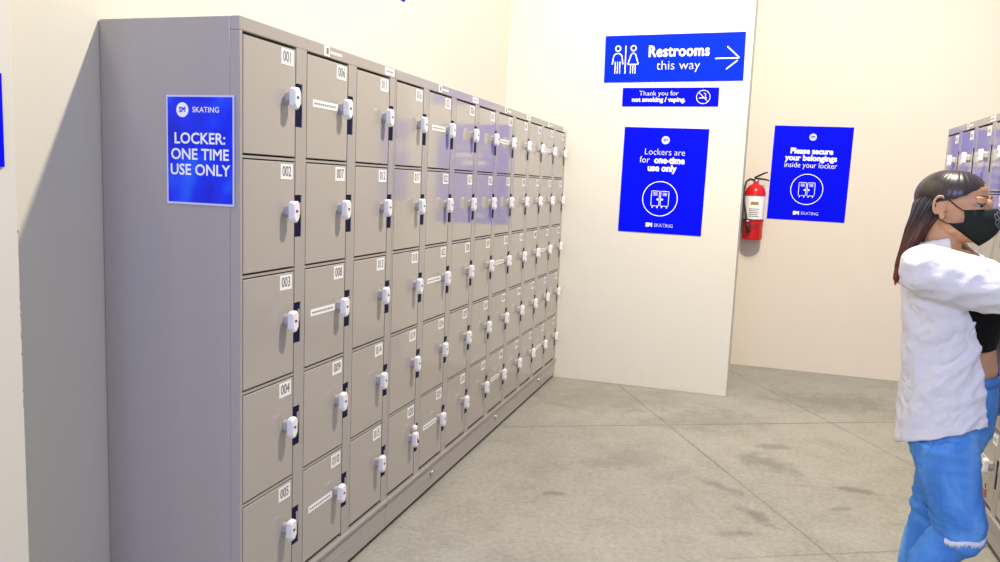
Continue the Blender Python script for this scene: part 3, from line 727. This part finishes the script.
# open white shirt: one cloth from the right front edge round the back to the left front edge, with sleeves
b = MB(); sm_ = M['shirt']
def shirt_row(x, y, z, hf, hl, a0, a1, tilt=0.0, n=72):
    out = []
    for k in range(n + 1):
        a = a0 + (a1 - a0) * k / n; ca, sa = math.cos(a), math.sin(a); e = 2 / 2.3
        p = W3(x, y, z) + F * hf * math.copysign(abs(ca) ** e, ca) + L * hl * math.copysign(abs(sa) ** e, sa)
        out.append(p + Z * tilt * ca)
    return out
R_ = math.radians; rows = []
key = [(1.826, .762, 1.292, .060, .064, -62, -298, .012), (1.830, .763, 1.275, .070, .085, -58, -302, .006), (1.838, .764, 1.250, .086, .140, -55, -305, 0), (1.852, .765, 1.215, .104, .176, -52, -308, 0), (1.860, .766, 1.15, .116, .178, -48, -318, 0),
       (1.869, .768, 1.08, .119, .172, -38, -322, 0), (1.878, .770, 1.00, .121, .168, -33, -324, .004), (1.886, .772, .92, .123, .170, -30, -326, .012), (1.893, .774, .84, .126, .175, -27, -328, .026), (1.898, .776, .775, .129, .180, -27, -330, .042), (1.900, .777, .733, .131, .182, -25, -331, .055)]
for i in range(len(key) - 1):
    for j in range(6):
        t_ = j / 6; kk = [key[i][q] * (1 - t_) + key[i + 1][q] * t_ for q in range(8)]
        rows.append(shirt_row(kk[0], kk[1], kk[2], kk[3], kk[4], R_(kk[5]), R_(kk[6]), kk[7]))
rows.append(shirt_row(*key[-1][:5], R_(key[-1][5]), R_(key[-1][6]), key[-1][7]))
b.grid(rows, sm_)
t_bm = b.bm; bmesh.ops.recalc_face_normals(t_bm, faces=t_bm.faces); bmesh.ops.solidify(t_bm, geom=t_bm.faces[:], thickness=.009)
for s0, e0, w0 in ((SR, ER, WR), (SL_, EL, WL)):
    d0 = (e0 - s0).normalized(); cuff = e0.lerp(w0, .60)
    limb(b, [s0 - d0 * .075 - Z * .030, s0 - d0 * .02 - Z * .022, s0.lerp(e0, .45) - Z * .024, e0 - Z * .008, e0.lerp(w0, .3), cuff], [.045, .078, .073, .064, .058, .050], sm_, 40)
sh = b.build('shirt', woman)
def sw(c):
    drape = min(1, max(0, (1.20 - c.z) / .25))
    u1 = c.x * .75 - c.z * .66 + c.y * .3; v1 = c.x * .66 + c.z * .75
    big = ridge(Vector((u1 * 11, v1 * 3.5, c.y * 7))); med = ridge(Vector((u1 * 20 + 5, v1 * 8, c.y * 16))); fine = noise.noise(c * 42)
    return (.009 * big * (.5 + .5 * drape) + .005 * med + .003 * fine) - .007
b = MB()                                              # stand collar
rw = []
for z, gr, tl in ((1.250, 1.30, .006), (1.266, 1.26, .010), (1.272, 1.25, .012), (1.266, 1.33, .008), (1.254, 1.42, .004)): rw.append(shirt_row(1.828, .763, z, .060 * gr, .070 * gr, R_(-95), R_(-265), tl, 40))
fuse(sh, .0036, 5); wrinkle(sh, sw); sm2 = sh.modifiers.new('s', 'SMOOTH'); sm2.factor = .4; sm2.iterations = 2; apply_mods(sh)
b.grid(rw, sm_); co = b.build('collar', sh); smd = co.modifiers.new('s', 'SOLIDIFY'); smd.thickness = .002; apply_mods(co)

# shoes
for a, dz, tilt in ((AR, .045, .55), (AL, 0.0, 0.0)):
    c = Vector((a.x, a.y, 0)) + F * .05; fd = (F * math.cos(tilt) - Z * math.sin(tilt)); ud = (Z * math.cos(tilt) + F * math.sin(tilt)); c = c + Z * dz + F * (.03 if tilt else 0)
    b = MB(); rows = [[c + fd * f + L * (w_ * math.copysign(abs(math.cos(q)) ** .8, math.cos(q))) + ud * (.018 + h_ * max(0, math.sin(q))) for q in [2 * math.pi * k / 24 for k in range(24)]] for f, w_, h_ in ((-.110, .012, .05), (-.100, .028, .075), (-.05, .036, .080), (0, .039, .068), (.06, .044, .048), (.10, .040, .036), (.125, .026, .026), (.132, .010, .012))]
    b.loft(rows, M['shoe']); so = b.build('shoe', woman)
    b = MB(); rows = [[c + fd * f + L * (w_ * math.cos(q)) + ud * (.010 + .0099 * math.sin(q)) for q in [2 * math.pi * k / 24 for k in range(24)]] for f, w_ in ((-.114, .012), (-.104, .031), (-.05, .039), (0, .042), (.06, .047), (.10, .043), (.128, .029), (.137, .010))]
    b.loft(rows, M['sole']); b.build('sole', so)
